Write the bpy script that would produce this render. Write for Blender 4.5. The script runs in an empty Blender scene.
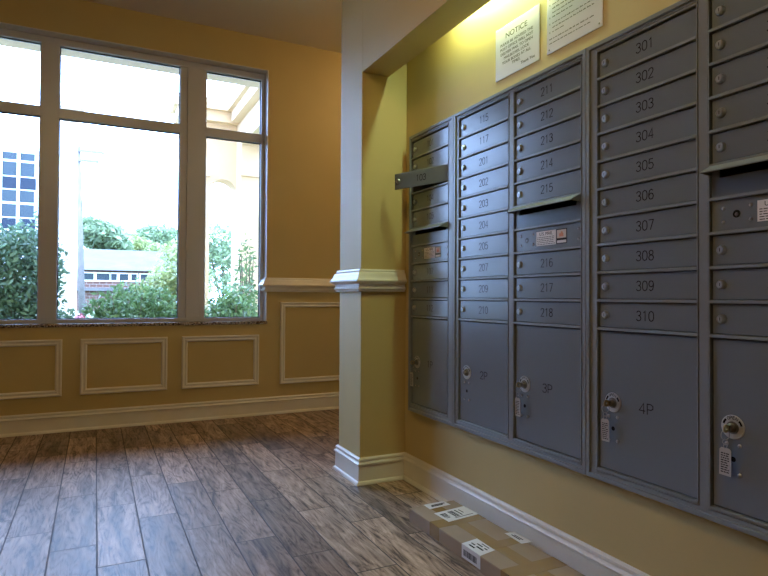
import bpy, bmesh, math, random
from mathutils import Vector, Matrix
random.seed(7)
SC = bpy.context.scene
COL = SC.collection

# ------------------------------------------------------------------ camera numbers
FPX = 584.48
YAW, PIT, ROL, CAMZ = 0.459264, 0.015715, 0.0056165, 0.929
FW = Vector((math.sin(YAW)*math.cos(PIT), math.cos(YAW)*math.cos(PIT), math.sin(PIT)))
RT0 = Vector((math.cos(YAW), -math.sin(YAW), 0)); UP0 = RT0.cross(FW)
RT = RT0*math.cos(ROL) + UP0*math.sin(ROL); UP = -RT0*math.sin(ROL) + UP0*math.cos(ROL)
CAM = Vector((0, 0, CAMZ))
def at(px, py, Y):
    "where the sight line of a measured point of the photo meets the plane y = Y"
    d = FW + RT*((px-384)/FPX) - UP*((py-288)/FPX)
    return CAM + d*((Y-CAM.y)/d.y)
def atz(px, py, Z):
    d = FW + RT*((px-384)/FPX) - UP*((py-288)/FPX)
    return CAM + d*((Z-CAM.z)/d.z)

# ------------------------------------------------------------------ materials
MATS = {}
def nodes(name):
    m = bpy.data.materials.new(name); m.use_nodes = True
    nt = m.node_tree; b = nt.nodes['Principled BSDF']
    MATS[name] = m
    return m, nt, b
def mat(name, col, rough=0.5, metal=0.0, spec=0.5, bump=0.0, bscale=200.0, var=0.0, vscale=6.0, coat=0.0):
    m, nt, b = nodes(name)
    b.inputs['Base Color'].default_value = (*col, 1)
    b.inputs['Roughness'].default_value = rough
    b.inputs['Metallic'].default_value = metal
    b.inputs['Specular IOR Level'].default_value = spec
    b.inputs['Coat Weight'].default_value = coat
    tc = nt.nodes.new('ShaderNodeTexCoord')
    if var:
        n = nt.nodes.new('ShaderNodeTexNoise'); n.inputs['Scale'].default_value = vscale; n.inputs['Detail'].default_value = 5
        nt.links.new(tc.outputs['Object'], n.inputs['Vector'])
        r = nt.nodes.new('ShaderNodeValToRGB')
        r.color_ramp.elements[0].position = .3; r.color_ramp.elements[1].position = .7
        r.color_ramp.elements[0].color = (*[c*(1-var) for c in col], 1)
        r.color_ramp.elements[1].color = (*[min(1, c*(1+var)) for c in col], 1)
        nt.links.new(n.outputs['Fac'], r.inputs['Fac']); nt.links.new(r.outputs['Color'], b.inputs['Base Color'])
    if bump:
        n = nt.nodes.new('ShaderNodeTexNoise'); n.inputs['Scale'].default_value = bscale; n.inputs['Detail'].default_value = 3
        nt.links.new(tc.outputs['Object'], n.inputs['Vector'])
        bp = nt.nodes.new('ShaderNodeBump'); bp.inputs['Strength'].default_value = bump; bp.inputs['Distance'].default_value = .002
        nt.links.new(n.outputs['Fac'], bp.inputs['Height']); nt.links.new(bp.outputs['Normal'], b.inputs['Normal'])
    return m
def emit(name, col, s):
    m, nt, b = nodes(name)
    b.inputs['Base Color'].default_value = (*col, 1)
    b.inputs['Emission Color'].default_value = (*col, 1); b.inputs['Emission Strength'].default_value = s
    return m

WALL = mat('wall_paint', (.55, .43, .19), .55, bump=.12, bscale=260, var=.03, vscale=3)
CEIL = mat('ceiling_paint', (.80, .74, .60), .8, bump=.1, bscale=180)
WHITE = mat('trim_paint', (.78, .75, .68), .35, var=.03, vscale=9)
OUTW = mat('stucco', (.70, .53, .37), .85, bump=.3, bscale=60)
OUTWHITE = mat('white_render', (.85, .82, .8), .8, bump=.2, bscale=60)
STEEL = mat('grey_cabinet_paint', (.160, .192, .226), .22, spec=.95, bump=.05, bscale=900)
STEELF = mat('grey_frame_paint', (.205, .23, .255), .30, spec=.7, bump=.05, bscale=900)
STEELIN = mat('dark_cabinet_inside', (.05, .05, .05), .6)
INK = mat('black_ink', (.010, .010, .011), .9, spec=.08)
CHROME = mat('chrome', (.44, .46, .49), .36, metal=.85)
DULLMETAL = mat('rivet_metal', (.33, .33, .34), .35, metal=1.0)
BRASS = mat('key_brass', (.42, .33, .2), .35, metal=1.0)
ALU = mat('sign_aluminium', (.80, .77, .90), .30, metal=.25, var=.03, vscale=3)
FRAMEM = mat('window_aluminium', (.56, .58, .66), .36, metal=.1)
GASKET = mat('black_gasket', (.01, .01, .012), .5)
TAGM = mat('key_tag_plastic', (.42, .41, .39), .3)
CARD = mat('cardboard', (.33, .235, .15), .75, bump=.1, bscale=120, var=.06, vscale=14)
TAPE = mat('packing_tape', (.30, .19, .075), .25, var=.05, vscale=20)
PAPER = mat('label_paper', (.75, .74, .74), .5)
SIGNINK = mat('engraved_grey', (.10, .10, .10), .7, spec=.2)
ORANGE = mat('orange_print', (.6, .2, .08), .5)
CREAM = mat('cream_print', (.62, .52, .42), .5)
WOOD = mat('pole_wood', (.13, .115, .11), .85, var=.2, vscale=3)
BARK = mat('bark', (.13, .095, .07), .9, var=.3, vscale=8)
ROOFG = mat('roof_shingle', (.085, .082, .082), .9, var=.15, vscale=1)
BLUEGLASS = mat('office_glass', (.03, .042, .05), .5, spec=.15)
CONCRETE = mat('concrete_band', (.62, .64, .68), .8, var=.05)
FLOWER = mat('pink_petals', (.75, .28, .40), .7)
LAMPGREY = mat('lamp_housing', (.7, .7, .68), .4)

def leaf_mat(name, a, b2):
    m, nt, b = nodes(name)
    g = nt.nodes.new('ShaderNodeNewGeometry'); r = nt.nodes.new('ShaderNodeValToRGB')
    r.color_ramp.elements[0].color = (*a, 1); r.color_ramp.elements[1].color = (*b2, 1)
    nt.links.new(g.outputs['Random Per Island'], r.inputs['Fac']); nt.links.new(r.outputs['Color'], b.inputs['Base Color'])
    b.inputs['Roughness'].default_value = .5
    tr = nt.nodes.new('ShaderNodeBsdfTranslucent'); nt.links.new(r.outputs['Color'], tr.inputs['Color'])
    mx = nt.nodes.new('ShaderNodeMixShader'); mx.inputs[0].default_value = .35
    nt.links.new(b.outputs[0], mx.inputs[1]); nt.links.new(tr.outputs[0], mx.inputs[2])
    nt.links.new(mx.outputs[0], nt.nodes['Material Output'].inputs['Surface'])
    return m
LEAFA = leaf_mat('shrub_leaves', (.06, .115, .045), (.19, .29, .11))
LEAFD = leaf_mat('dark_leaves', (.06, .11, .07), (.15, .23, .13))
LEAFL = leaf_mat('pale_leaves', (.16, .21, .075), (.36, .38, .15))
LEAFT = leaf_mat('tree_leaves', (.12, .17, .09), (.24, .31, .15))

def glass_mat():
    m, nt, b = nodes('window_glass')
    nt.nodes.remove(b)
    t = nt.nodes.new('ShaderNodeBsdfTransparent'); t.inputs[0].default_value = (.95, .95, .95, 1)
    g = nt.nodes.new('ShaderNodeBsdfGlossy'); g.inputs['Roughness'].default_value = .02
    f = nt.nodes.new('ShaderNodeFresnel'); f.inputs[0].default_value = 1.35
    mx = nt.nodes.new('ShaderNodeMixShader')
    nt.links.new(f.outputs[0], mx.inputs[0]); nt.links.new(t.outputs[0], mx.inputs[1]); nt.links.new(g.outputs[0], mx.inputs[2])
    nt.links.new(mx.outputs[0], nt.nodes['Material Output'].inputs['Surface'])
    return m
GLASS = glass_mat()

def granite_mat():
    m, nt, b = nodes('granite')
    tc = nt.nodes.new('ShaderNodeTexCoord'); v = nt.nodes.new('ShaderNodeTexVoronoi'); v.inputs['Scale'].default_value = 150
    nt.links.new(tc.outputs['Object'], v.inputs['Vector'])
    r = nt.nodes.new('ShaderNodeValToRGB'); r.color_ramp.interpolation = 'CONSTANT'
    cr = r.color_ramp
    cr.elements[0].color = (.03, .025, .02, 1); cr.elements[1].position = .28; cr.elements[1].color = (.30, .22, .15, 1)
    for p, c in ((.5, (.42, .36, .29, 1)), (.68, (.16, .1, .07, 1)), (.85, (.5, .46, .4, 1))):
        e = cr.elements.new(p); e.color = c
    s = nt.nodes.new('ShaderNodeSeparateColor'); nt.links.new(v.outputs['Color'], s.inputs[0])
    nt.links.new(s.outputs[0], r.inputs['Fac']); nt.links.new(r.outputs['Color'], b.inputs['Base Color'])
    b.inputs['Roughness'].default_value = .2
    return m
GRANITE = granite_mat()

def brick_mat():
    m, nt, b = nodes('brick')
    tc = nt.nodes.new('ShaderNodeTexCoord'); mp = nt.nodes.new('ShaderNodeMapping'); mp.inputs['Rotation'].default_value = (math.pi/2, 0, 0)
    br = nt.nodes.new('ShaderNodeTexBrick'); br.inputs['Scale'].default_value = 1.2
    br.inputs['Color1'].default_value = (.085, .04, .028, 1); br.inputs['Color2'].default_value = (.12, .055, .04, 1); br.inputs['Mortar'].default_value = (.2, .17, .15, 1)
    nt.links.new(tc.outputs['Object'], mp.inputs[0]); nt.links.new(mp.outputs[0], br.inputs['Vector']); nt.links.new(br.outputs['Color'], b.inputs['Base Color'])
    b.inputs['Roughness'].default_value = .9
    return m
BRICK = brick_mat()
GRASS = mat('grass', (.15, .165, .09), .95, var=.35, vscale=.8)
ASPHALT = mat('pavement', (.42, .41, .40), .95, var=.1, vscale=2)

def floor_mat():
    m, nt, b = nodes('wood_look_tile')
    N = nt.nodes.new; L = nt.links.new
    def M(op, a, c=None, d=None):
        n = N('ShaderNodeMath'); n.operation = op
        for i, v in enumerate((a, c, d)):
            if v is None: continue
            if isinstance(v, (int, float)): n.inputs[i].default_value = v
            else: L(v, n.inputs[i])
        return n.outputs[0]
    tc = N('ShaderNodeTexCoord'); s = N('ShaderNodeSeparateXYZ'); L(tc.outputs['Object'], s.inputs[0])
    TW, TL = .156, .625
    xx = M('DIVIDE', M('SUBTRACT', s.outputs[0], .018), TW)
    k = M('FLOOR', xx)
    off = M('FRACT', M('ADD', M('MULTIPLY', k, 2/3), 100.001))
    yy = M('SUBTRACT', M('DIVIDE', M('SUBTRACT', s.outputs[1], 2.231), TL), off)
    j = M('FLOOR', yy)
    fx, fy = M('FRACT', xx), M('FRACT', yy)
    dx = M('MULTIPLY', M('MINIMUM', fx, M('SUBTRACT', 1, fx)), TW)
    dy = M('MULTIPLY', M('MINIMUM', fy, M('SUBTRACT', 1, fy)), TL)
    d = M('MINIMUM', dx, dy)
    mr = N('ShaderNodeMapRange'); mr.interpolation_type = 'SMOOTHSTEP'; L(d, mr.inputs[0])
    mr.inputs[1].default_value = .0014; mr.inputs[2].default_value = .0034
    tile = mr.outputs[0]
    cid = N('ShaderNodeCombineXYZ'); L(k, cid.inputs[0]); L(j, cid.inputs[1])
    wn = N('ShaderNodeTexWhiteNoise'); wn.noise_dimensions = '3D'; L(cid.outputs[0], wn.inputs['Vector'])
    # grain
    gv = N('ShaderNodeCombineXYZ'); L(M('MULTIPLY', s.outputs[0], 34), gv.inputs[0]); L(M('MULTIPLY', s.outputs[1], 4.5), gv.inputs[1]); L(M('MULTIPLY', wn.outputs['Value'], 60), gv.inputs[2])
    n1 = N('ShaderNodeTexNoise'); n1.inputs['Scale'].default_value = 1; n1.inputs['Detail'].default_value = 9; n1.inputs['Roughness'].default_value = .78; n1.inputs['Distortion'].default_value = .7
    L(gv.outputs[0], n1.inputs['Vector'])
    gv2 = N('ShaderNodeCombineXYZ'); L(M('MULTIPLY', s.outputs[0], 9), gv2.inputs[0]); L(M('MULTIPLY', s.outputs[1], 1.3), gv2.inputs[1]); L(M('MULTIPLY', wn.outputs['Value'], 33), gv2.inputs[2])
    n2 = N('ShaderNodeTexNoise'); n2.inputs['Scale'].default_value = 1; n2.inputs['Detail'].default_value = 2; L(gv2.outputs[0], n2.inputs['Vector'])
    rings = M('ABSOLUTE', M('SINE', M('MULTIPLY', n2.outputs['Fac'], 55)))
    gr = M('ADD', M('MULTIPLY', n1.outputs['Fac'], .92), M('MULTIPLY', rings, .085))
    r = N('ShaderNodeValToRGB'); L(gr, r.inputs['Fac']); cr = r.color_ramp
    cr.elements[0].position = .39; cr.elements[0].color = (.06, .034, .022, 1)
    cr.elements[1].position = .66; cr.elements[1].color = (.56, .42, .32, 1)
    e = cr.elements.new(.50); e.color = (.32, .22, .155, 1)
    # worn darker blotches of the print
    n3 = N('ShaderNodeTexNoise'); n3.inputs['Scale'].default_value = 1.6; n3.inputs['Detail'].default_value = 4; L(gv2.outputs[0], n3.inputs['Vector'])
    bl = N('ShaderNodeMapRange'); L(n3.outputs['Fac'], bl.inputs[0]); bl.inputs[1].default_value = .50; bl.inputs[2].default_value = .68; bl.inputs[3].default_value = 1.05; bl.inputs[4].default_value = .5
    tv = M('ADD', .62, M('MULTIPLY', wn.outputs['Value'], .7))
    sc = M('MULTIPLY', tv, bl.outputs[0])
    mm = N('ShaderNodeMix'); mm.data_type = 'RGBA'; mm.blend_type = 'MULTIPLY'; mm.inputs[0].default_value = 1
    L(r.outputs['Color'], mm.inputs[6]); L(sc, mm.inputs[7])
    mg = N('ShaderNodeMix'); mg.data_type = 'RGBA'; L(tile, mg.inputs[0]); mg.inputs[6].default_value = (.055, .045, .04, 1); L(mm.outputs[2], mg.inputs[7])
    L(mg.outputs[2], b.inputs['Base Color'])
    L(M('ADD', .62, M('MULTIPLY', tile, -.20)), b.inputs['Roughness'])
    b.inputs['Specular IOR Level'].default_value = .25
    bp = N('ShaderNodeBump'); bp.inputs['Strength'].default_value = .5; bp.inputs['Distance'].default_value = .0025
    h = M('ADD', tile, M('MULTIPLY', n1.outputs['Fac'], .35)); L(h, bp.inputs['Height']); L(bp.outputs['Normal'], b.inputs['Normal'])
    return m
FLOORM = floor_mat()

# ------------------------------------------------------------------ mesh helper
class MB:
    def __init__(s): s.v = []; s.f = []; s.m = []; s.smooth = []
    def add(s, vs, fs, mi=0, sm=False):
        o = len(s.v); s.v += [Vector(v) for v in vs]
        for f in fs: s.f.append([i+o for i in f]); s.m.append(mi); s.smooth.append(sm)
        return s
    def box(s, a, b, mi=0):
        x0, x1 = sorted((a[0], b[0])); y0, y1 = sorted((a[1], b[1])); z0, z1 = sorted((a[2], b[2]))
        vs = [(x, y, z) for x in (x0, x1) for y in (y0, y1) for z in (z0, z1)]
        return s.add(vs, [(0,1,3,2), (4,6,7,5), (0,4,5,1), (2,3,7,6), (0,2,6,4), (1,5,7,3)], mi)
    def loft(s, rings, mi=0, cap=True, closed=True, sm=False):
        n = len(rings[0]); o = len(s.v)
        for r in rings: s.v += [Vector(p) for p in r]
        for i in range(len(rings)-1):
            for k in range(n if closed else n-1):
                a, b = o+i*n+k, o+i*n+(k+1) % n
                s.f.append([a, b, b+n, a+n]); s.m.append(mi); s.smooth.append(sm)
        if cap:
            s.f.append([o+k for k in range(n)][::-1]); s.m.append(mi); s.smooth.append(False)
            e = o+(len(rings)-1)*n
            s.f.append([e+k for k in range(n)]); s.m.append(mi); s.smooth.append(False)
        return s
    def tube(s, pts, rad, n=10, mi=0, cap=True):
        pts = [Vector(p) for p in pts]; rings = []
        for i, p in enumerate(pts):
            t = (pts[min(i+1, len(pts)-1)] - pts[max(i-1, 0)]).normalized()
            u = t.cross(Vector((0, 0, 1)))
            if u.length < .05: u = t.cross(Vector((1, 0, 0)))
            u.normalize(); w = t.cross(u)
            r = rad[i] if isinstance(rad, (list, tuple)) else rad
            rings.append([p + u*(r*math.cos(2*math.pi*k/n)) + w*(r*math.sin(2*math.pi*k/n)) for k in range(n)])
        return s.loft(rings, mi, cap, True, True)
    def lathe(s, c, axis, prof, n=20, mi=0):
        "prof: (distance along axis, radius)"
        c = Vector(c); a = Vector(axis).normalized()
        u = a.cross(Vector((0, 0, 1)))
        if u.length < .05: u = Vector((1, 0, 0))
        u.normalize(); w = a.cross(u)
        rings = [[c + a*d + u*(r*math.cos(2*math.pi*k/n)) + w*(r*math.sin(2*math.pi*k/n)) for k in range(n)] for d, r in prof]
        return s.loft(rings, mi, True, True, False)
    def torus(s, c, axis, R, r, n=20, m=8, mi=0):
        c = Vector(c); a = Vector(axis).normalized(); u = a.cross(Vector((0, 0, 1)))
        if u.length < .05: u = Vector((1, 0, 0))
        u.normalize(); w = a.cross(u); o = len(s.v)
        for i in range(n):
            d = u*math.cos(2*math.pi*i/n) + w*math.sin(2*math.pi*i/n)
            for k in range(m):
                s.v.append(c + d*(R + r*math.cos(2*math.pi*k/m)) + a*(r*math.sin(2*math.pi*k/m)))
        for i in range(n):
            for k in range(m):
                s.f.append([o+i*m+k, o+i*m+(k+1) % m, o+((i+1) % n)*m+(k+1) % m, o+((i+1) % n)*m+k]); s.m.append(mi); s.smooth.append(True)
        return s
    def build(s, name, mats, parent=None, org=(0, 0, 0), bevel=0, loc=None):
        org = Vector(org)
        me = bpy.data.meshes.new(name)
        me.from_pydata([v-org for v in s.v], [], s.f)
        if not isinstance(mats, (list, tuple)): mats = [mats]
        for m in mats: me.materials.append(m)
        me.polygons.foreach_set('material_index', s.m); me.polygons.foreach_set('use_smooth', s.smooth)
        bm = bmesh.new(); bm.from_mesh(me); bmesh.ops.recalc_face_normals(bm, faces=bm.faces); bm.to_mesh(me); bm.free()
        o = bpy.data.objects.new(name, me); COL.objects.link(o)
        if parent: o.parent = parent
        if loc is not None: o.location = loc
        elif parent is None: o.location = org
        if bevel:
            bv = o.modifiers.new('bevel', 'BEVEL'); bv.width = bevel; bv.segments = 2; bv.limit_method = 'ANGLE'
        return o
def struct(o): o['kind'] = 'structure'; return o
def tag(o, label, cat, group=None):
    o['label'] = label; o['category'] = cat
    if group: o['group'] = group
    return o
def empty(name, loc, label=None, cat=None, group=None):
    o = bpy.data.objects.new(name, None); COL.objects.link(o); o.location = loc; o.empty_display_size = .1
    if label: tag(o, label, cat, group)
    return o

# ------------------------------------------------------------------ room shell
D = 4.555           # face of the window wall
WX = 1.445          # mailbox wall
CX, CY0, CY1 = 1.190, 2.665, 2.948   # pier
HZ = 2.058; CZ = 2.985
XL, XR, YB = -3.4, 3.3, -2.6
WT = .26
MB().box((XL-.2, YB-.2, -.15), (XR+.2, D+WT, 0)).build('floor', FLOORM); struct(bpy.data.objects['floor'])
struct(MB().box((XL-.2, YB-.2, CZ), (XR+.2, D+WT, CZ+.3)).build('ceiling', CEIL))
WX0, WX1, WZ0, WZ1 = -.84, 1.219, .712, 2.730
w = MB()
w.box((XL-.2, D, 0), (WX0, D+WT, CZ)).box((WX1, D, 0), (XR+.2, D+WT, CZ)).box((WX0, D, 0), (WX1, D+WT, WZ0)).box((WX0, D, WZ1), (WX1, D+WT, CZ))
struct(w.build('wall_front', WALL))
struct(MB().box((XL-.2, YB-.2, 0), (XL, D, CZ)).build('wall_left', WALL))
struct(MB().box((XL, YB-.2, 0), (XR, YB, CZ)).build('wall_back', WALL))
struct(MB().box((XR, YB-.2, 0), (XR+.2, D, CZ)).build('wall_far_right', WALL))
# mailbox wall with the recess the cabinets sit in
CZ0, CZ1 = .362, 1.741; CYA, CYB = .619, 2.588
PT = 1.95
w = MB()
w.box((WX, YB, 0), (PT, CY1, CZ0+.008)).box((WX, YB, CZ1-.008), (PT, CY1, CZ))
w.box((WX, YB, CZ0+.008), (PT, CYA+.008, CZ1-.008)).box((WX, CYB-.008, CZ0+.008), (PT, CY1, CZ1-.008))
w.box((1.85, CYA+.008, CZ0+.008), (PT, CYB-.008, CZ1-.008))
struct(w.build('wall_right', WALL))
struct(MB().box((CX, CY0, 0), (WX, CY1, CZ)).build('wall_pier', WALL, bevel=.003))
struct(MB().box((CX, YB, HZ), (1.336, CY0, CZ)).build('wall_header', WALL, bevel=.002))
struct(MB().box((1.336, YB, 2.30), (WX, CY0, CZ)).build('ceiling_cove', CEIL))

# ------------------------------------------------------------------ profile trims swept along a polyline (x,y), offset to the left of travel
def sweep(path, prof, closed=False, n_up=True):
    "path: 2-D points; prof: (out, z); outward is to the RIGHT of travel"
    P = [Vector(p) for p in path]; rings = []; n = len(P)
    for i in range(n):
        d0 = (P[i]-P[i-1]).normalized() if i > 0 or closed else None
        d1 = (P[(i+1) % n]-P[i]).normalized() if i < n-1 or closed else None
        d0 = d0 or d1; d1 = d1 or d0
        n0 = Vector((d0.y, -d0.x)); n1 = Vector((d1.y, -d1.x))
        b = (n0+n1); b = b/(b.dot(n0)) if b.length > 1e-6 else n0
        rings.append([(P[i].x+b.x*o, P[i].y+b.y*o, z) for o, z in prof])
    return rings
BASE = [(0, 0), (.026, 0), (.026, .007), (.022, .015), (.0145, .019), (.0135, .094), (.0120, .096), (.0195, .100), (.0200, .106), (.0150, .112), (.0080, .116), (.0080, .119), (.0135, .122), (.0125, .130), (.006, .1365), (0, .1365)]
RAIL = [(0, .958), (.016, .958), (.018, .966), (.024, .970), (.024, .978), (.018, .981), (.018, .994), (.028, .999), (.036, 1.003), (.041, 1.009), (.040, 1.016), (.034, 1.022), (.029, 1.032), (.025, 1.044), (.021, 1.052), (.014, 1.056), (.015, 1.062), (.011, 1.070), (0, 1.070)]
b = MB().loft(sweep([(XL, D), (XR, D)], BASE)); struct(b.build('baseboard_front', WHITE))
b = MB().loft(sweep([(WX+.30, CY1), (CX, CY1), (CX, CY0), (WX, CY0), (WX, YB)], [(o, z*.96) for o, z in BASE])); struct(b.build('baseboard_right', WHITE))
b = MB().loft(sweep([(XL, YB), (XL, D)], BASE)); struct(b.build('baseboard_left', WHITE))
b = MB().loft(sweep([(WX1, D+.088), (WX1, D), (XR, D)], [(o*1.15, z+.009) for o, z in RAIL])); struct(b.build('trim_1', WHITE))
b = MB().loft(sweep([(WX+.25, CY1), (CX, CY1), (CX, CY0), (WX-.016, CY0)], RAIL)); struct(b.build('trim_2', WHITE))
# picture-frame mouldings on the wainscot
PM = [(0, 0), (0, .012), (.005, .018), (.012, .018), (.017, .011), (.025, .011), (.031, .015), (.038, .012), (.042, .004), (.042, 0)]
def panel(n, x0, x1, z0, z1):
    rings = []
    for (cx, cz, sx, sz) in ((x0, z0, 1, 1), (x1, z0, -1, 1), (x1, z1, -1, -1), (x0, z1, 1, -1)):
        rings.append([(cx+sx*o, D-h, cz+sz*o) for o, h in PM])
    rings.append(rings[0])
    struct(MB().loft(rings, cap=False).build('trim_%d' % n, WHITE))
panel(3, -.775, -.195, .243, .629)
panel(4, -.085, .481, .243, .629)
panel(5, .582, 1.158, .241, .630)
panel(6, 1.328, 2.35, .233, .886)

# ------------------------------------------------------------------ the window
FY = D+.088; FD = .065
win = struct(empty('window_1', (0, FY, WZ0)))
WO = (0, FY, WZ0)
fr = MB()
fr.box((WX0, FY, 2.676), (WX1, FY+FD, WZ1)).box((WX0, FY, .735), (WX1, FY+FD, .762))
fr.box((1.186, FY, .762), (WX1, FY+FD, 2.676)).box((WX0, FY, .762), (WX0+.033, FY+FD, 2.676))
fr.build('window_frame', FRAMEM, win, WO, bevel=.002)
m1 = MB().box((-.353, FY-.004, .762), (-.238, FY+FD, 2.676)).build('window_mullion', FRAMEM, win, WO, bevel=.002)
m2 = MB().box((.617, FY-.003, .762), (.713, FY+FD, 2.676)).box((.563, FY+.004, .762), (.617, FY+FD, 2.676)).box((.713, FY+.004, .762), (.757, FY+FD, 2.676)).build('window_mullion', FRAMEM, win, WO, bevel=.002)
bays = [(WX0+.033, -.353), (-.238, .563), (.757, 1.186)]
for (a, c) in bays:
    MB().box((a, FY+.002, 2.166), (c, FY+FD, 2.236)).build('transom_bar', FRAMEM, win, WO, bevel=.002)
    for z0, z1 in ((.762, 2.166), (2.236, 2.676)):
        p = MB().box((a-.01, FY+.040, z0-.01), (c+.01, FY+.046, z1+.01)).build('window_pane', GLASS, win, WO)
        g = MB(); t = .006
        g.box((a, FY+.030, z0), (a+t, FY+.0395, z1)).box((c-t, FY+.030, z0), (c, FY+.0395, z1)).box((a+t, FY+.030, z1-t), (c-t, FY+.0395, z1)).box((a+t, FY+.030, z0), (c-t, FY+.0395, z0+t))
        g.build('gasket', GASKET, p, WO)
for a_, b_ in (((WX0, D+.002, WZ1-.005), (WX1, FY-.001, WZ1)), ((WX1-.005, D+.002, .735), (WX1, FY-.001, WZ1-.0052)), ((WX0, D+.002, .735), (WX0+.005, FY-.001, WZ1-.0052))):
    MB().box(a_, b_).build('reveal_board', WHITE, win, WO)
MB().box((WX0-.005, D-.012, WZ0), (WX1+.004, FY+FD, .7348)).build('window_sill', GRANITE, win, WO, bevel=.003)
# stone/stucco sill outside
MB().box((WX0-.03, FY+FD, .64), (WX1+.03, D+WT+.05, .715)).build('outer_sill', OUTWHITE, win, WO, bevel=.004)

# ------------------------------------------------------------------ stroke lettering for the cabinets
GL = {  # strokes in a 0..1 x 0..1.6 box
 '0': [[(.5, 1.6), (.15, 1.45), (0, 1.1), (0, .5), (.15, .15), (.5, 0), (.85, .15), (1, .5), (1, 1.1), (.85, 1.45), (.5, 1.6)]],
 '1': [[(.2, 1.3), (.55, 1.6), (.55, 0)]],
 '2': [[(.02, 1.2), (.12, 1.48), (.5, 1.6), (.88, 1.48), (.98, 1.15), (.8, .8), (0, 0), (1, 0)]],
 '3': [[(.05, 1.35), (.25, 1.55), (.55, 1.6), (.88, 1.45), (.93, 1.15), (.75, .92), (.42, .86)], [(.42, .86), (.8, .78), (1, .45), (.88, .14), (.5, 0), (.18, .06), (0, .3)]],
 '4': [[(.75, 0), (.75, 1.6), (0, .45), (1.02, .45)]],
 '5': [[(.92, 1.6), (.15, 1.6), (.07, .9), (.45, 1.02), (.82, .92), (1, .55), (.85, .15), (.45, 0), (.12, .08), (0, .28)]],
 '6': [[(.9, 1.4), (.55, 1.6), (.2, 1.42), (.02, .9), (.02, .45), (.18, .1), (.5, 0), (.85, .12), (1, .5), (.85, .85), (.5, .98), (.18, .85), (.02, .5)]],
 '7': [[(0, 1.6), (1, 1.6), (.35, 0)]],
 '8': [[(.5, .86), (.14, 1.0), (.08, 1.3), (.25, 1.54), (.5, 1.6), (.75, 1.54), (.92, 1.3), (.86, 1.0), (.5, .86), (.1, .7), (0, .4), (.15, .1), (.5, 0), (.85, .1), (1, .4), (.9, .7), (.5, .86)]],
 '9': [[(.1, .2), (.45, 0), (.8, .18), (.98, .7), (.98, 1.15), (.82, 1.5), (.5, 1.6), (.15, 1.48), (0, 1.1), (.15, .75), (.5, .62), (.82, .75), (.98, 1.1)]],
 'P': [[(0, 0), (0, 1.6), (.6, 1.6), (.95, 1.4), (.95, .95), (.6, .75), (0, .75)]],
 'O': [[(.5, 1.6), (.1, 1.35), (0, .8), (.1, .25), (.5, 0), (.9, .25), (1, .8), (.9, 1.35), (.5, 1.6)]],
 'E': [[(.95, 1.6), (0, 1.6), (0, 0), (.95, 0)], [(0, .82), (.75, .82)]],
 'N': [[(0, 0), (0, 1.6), (1, 0), (1, 1.6)]],
}
def strokes(text, h, pitch, wid):
    "list of polylines (u,v) centred on 0"
    s = h/1.6; total = pitch*(len(text)-1)
    out = []
    for i, ch in enumerate(text):
        for st in GL[ch]:
            out.append([(-total/2 + i*pitch + (x-.5)*wid, (y-.8)*s) for x, y in st])
    return out
def ribbon(mb, pts, width, place, depth=.0005, mi=0):
    "extrude a 2-D polyline to a thin raised stroke; place(u,v,out) -> 3-D point"
    P = [Vector(p) for p in pts]; L = []; R = []
    closed = (P[0]-P[-1]).length < 1e-7
    for i in range(len(P)):
        a = P[i]-P[i-1] if i > 0 else (P[i]-P[-2] if closed else P[1]-P[0])
        c = P[i+1]-P[i] if i < len(P)-1 else (P[1]-P[0] if closed else P[i]-P[i-1])
        a.normalize(); c.normalize(); t = a+c
        if t.length < 1e-6: t = a.copy()
        t.normalize(); nrm = Vector((-t.y, t.x)); k = width/2/max(.55, nrm.dot(Vector((-a.y, a.x))))
        L.append(P[i]+nrm*k); R.append(P[i]-nrm*k)
    rings = [[place(l.x, l.y, 0), place(l.x, l.y, depth), place(r.x, r.y, depth), place(r.x, r.y, 0)] for l, r in zip(L, R)]
    mb.loft(rings, mi)

# ------------------------------------------------------------------ mailbox cabinets
FX = 1.4167         # front of the outer flange
IFX = 1.4225        # inner face frame
RX = 1.4205         # rails
DX = 1.4285         # door faces
ZT = 1.7117; P = .08773; ZP = ZT-10*P; ZB = .3968
OW = .340           # clear opening
DOORW, DOORH = OW-.004, P-.0105
def slab(x0, x1, w, h, bev=.0025):
    "door leaf with eased front edge, hinge edge at y=0"
    m = MB()
    m.loft([[(x1, 0, 0), (x1, w, 0), (x1, w, h), (x1, 0, h)], [(x0+bev, 0, 0), (x0+bev, w, 0), (x0+bev, w, h), (x0+bev, 0, h)],
            [(x0, bev, bev), (x0, w-bev, bev), (x0, w-bev, h-bev), (x0, bev, h-bev)]])
    return m
_door = slab(0, .006, DOORW, DOORH).build('mailbox_door', STEEL)
_lockm = MB()
_lockm.lathe((0, DOORW-.026, DOORH/2), (-1, 0, 0), [(0, .0125), (.002, .0125), (.006, .0105), (.0085, .0095), (.0085, .0078), (.0075, .0075)], 24)
_lockm.lathe((-.0074, DOORW-.026, DOORH/2), (-1, 0, 0), [(0, .0070), (.0016, .0066)], 20)
_lockm.box((-.0093, DOORW-.0268, DOORH/2-.0042), (-.0088, DOORW-.0252, DOORH/2+.0042), 1)
_lock = _lockm.build('lock', [CHROME, INK])
_lockm2 = None
_big = slab(0, .008, DOORW, ZP-ZB-.011, .003).build('parcel_door', STEEL)
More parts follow.
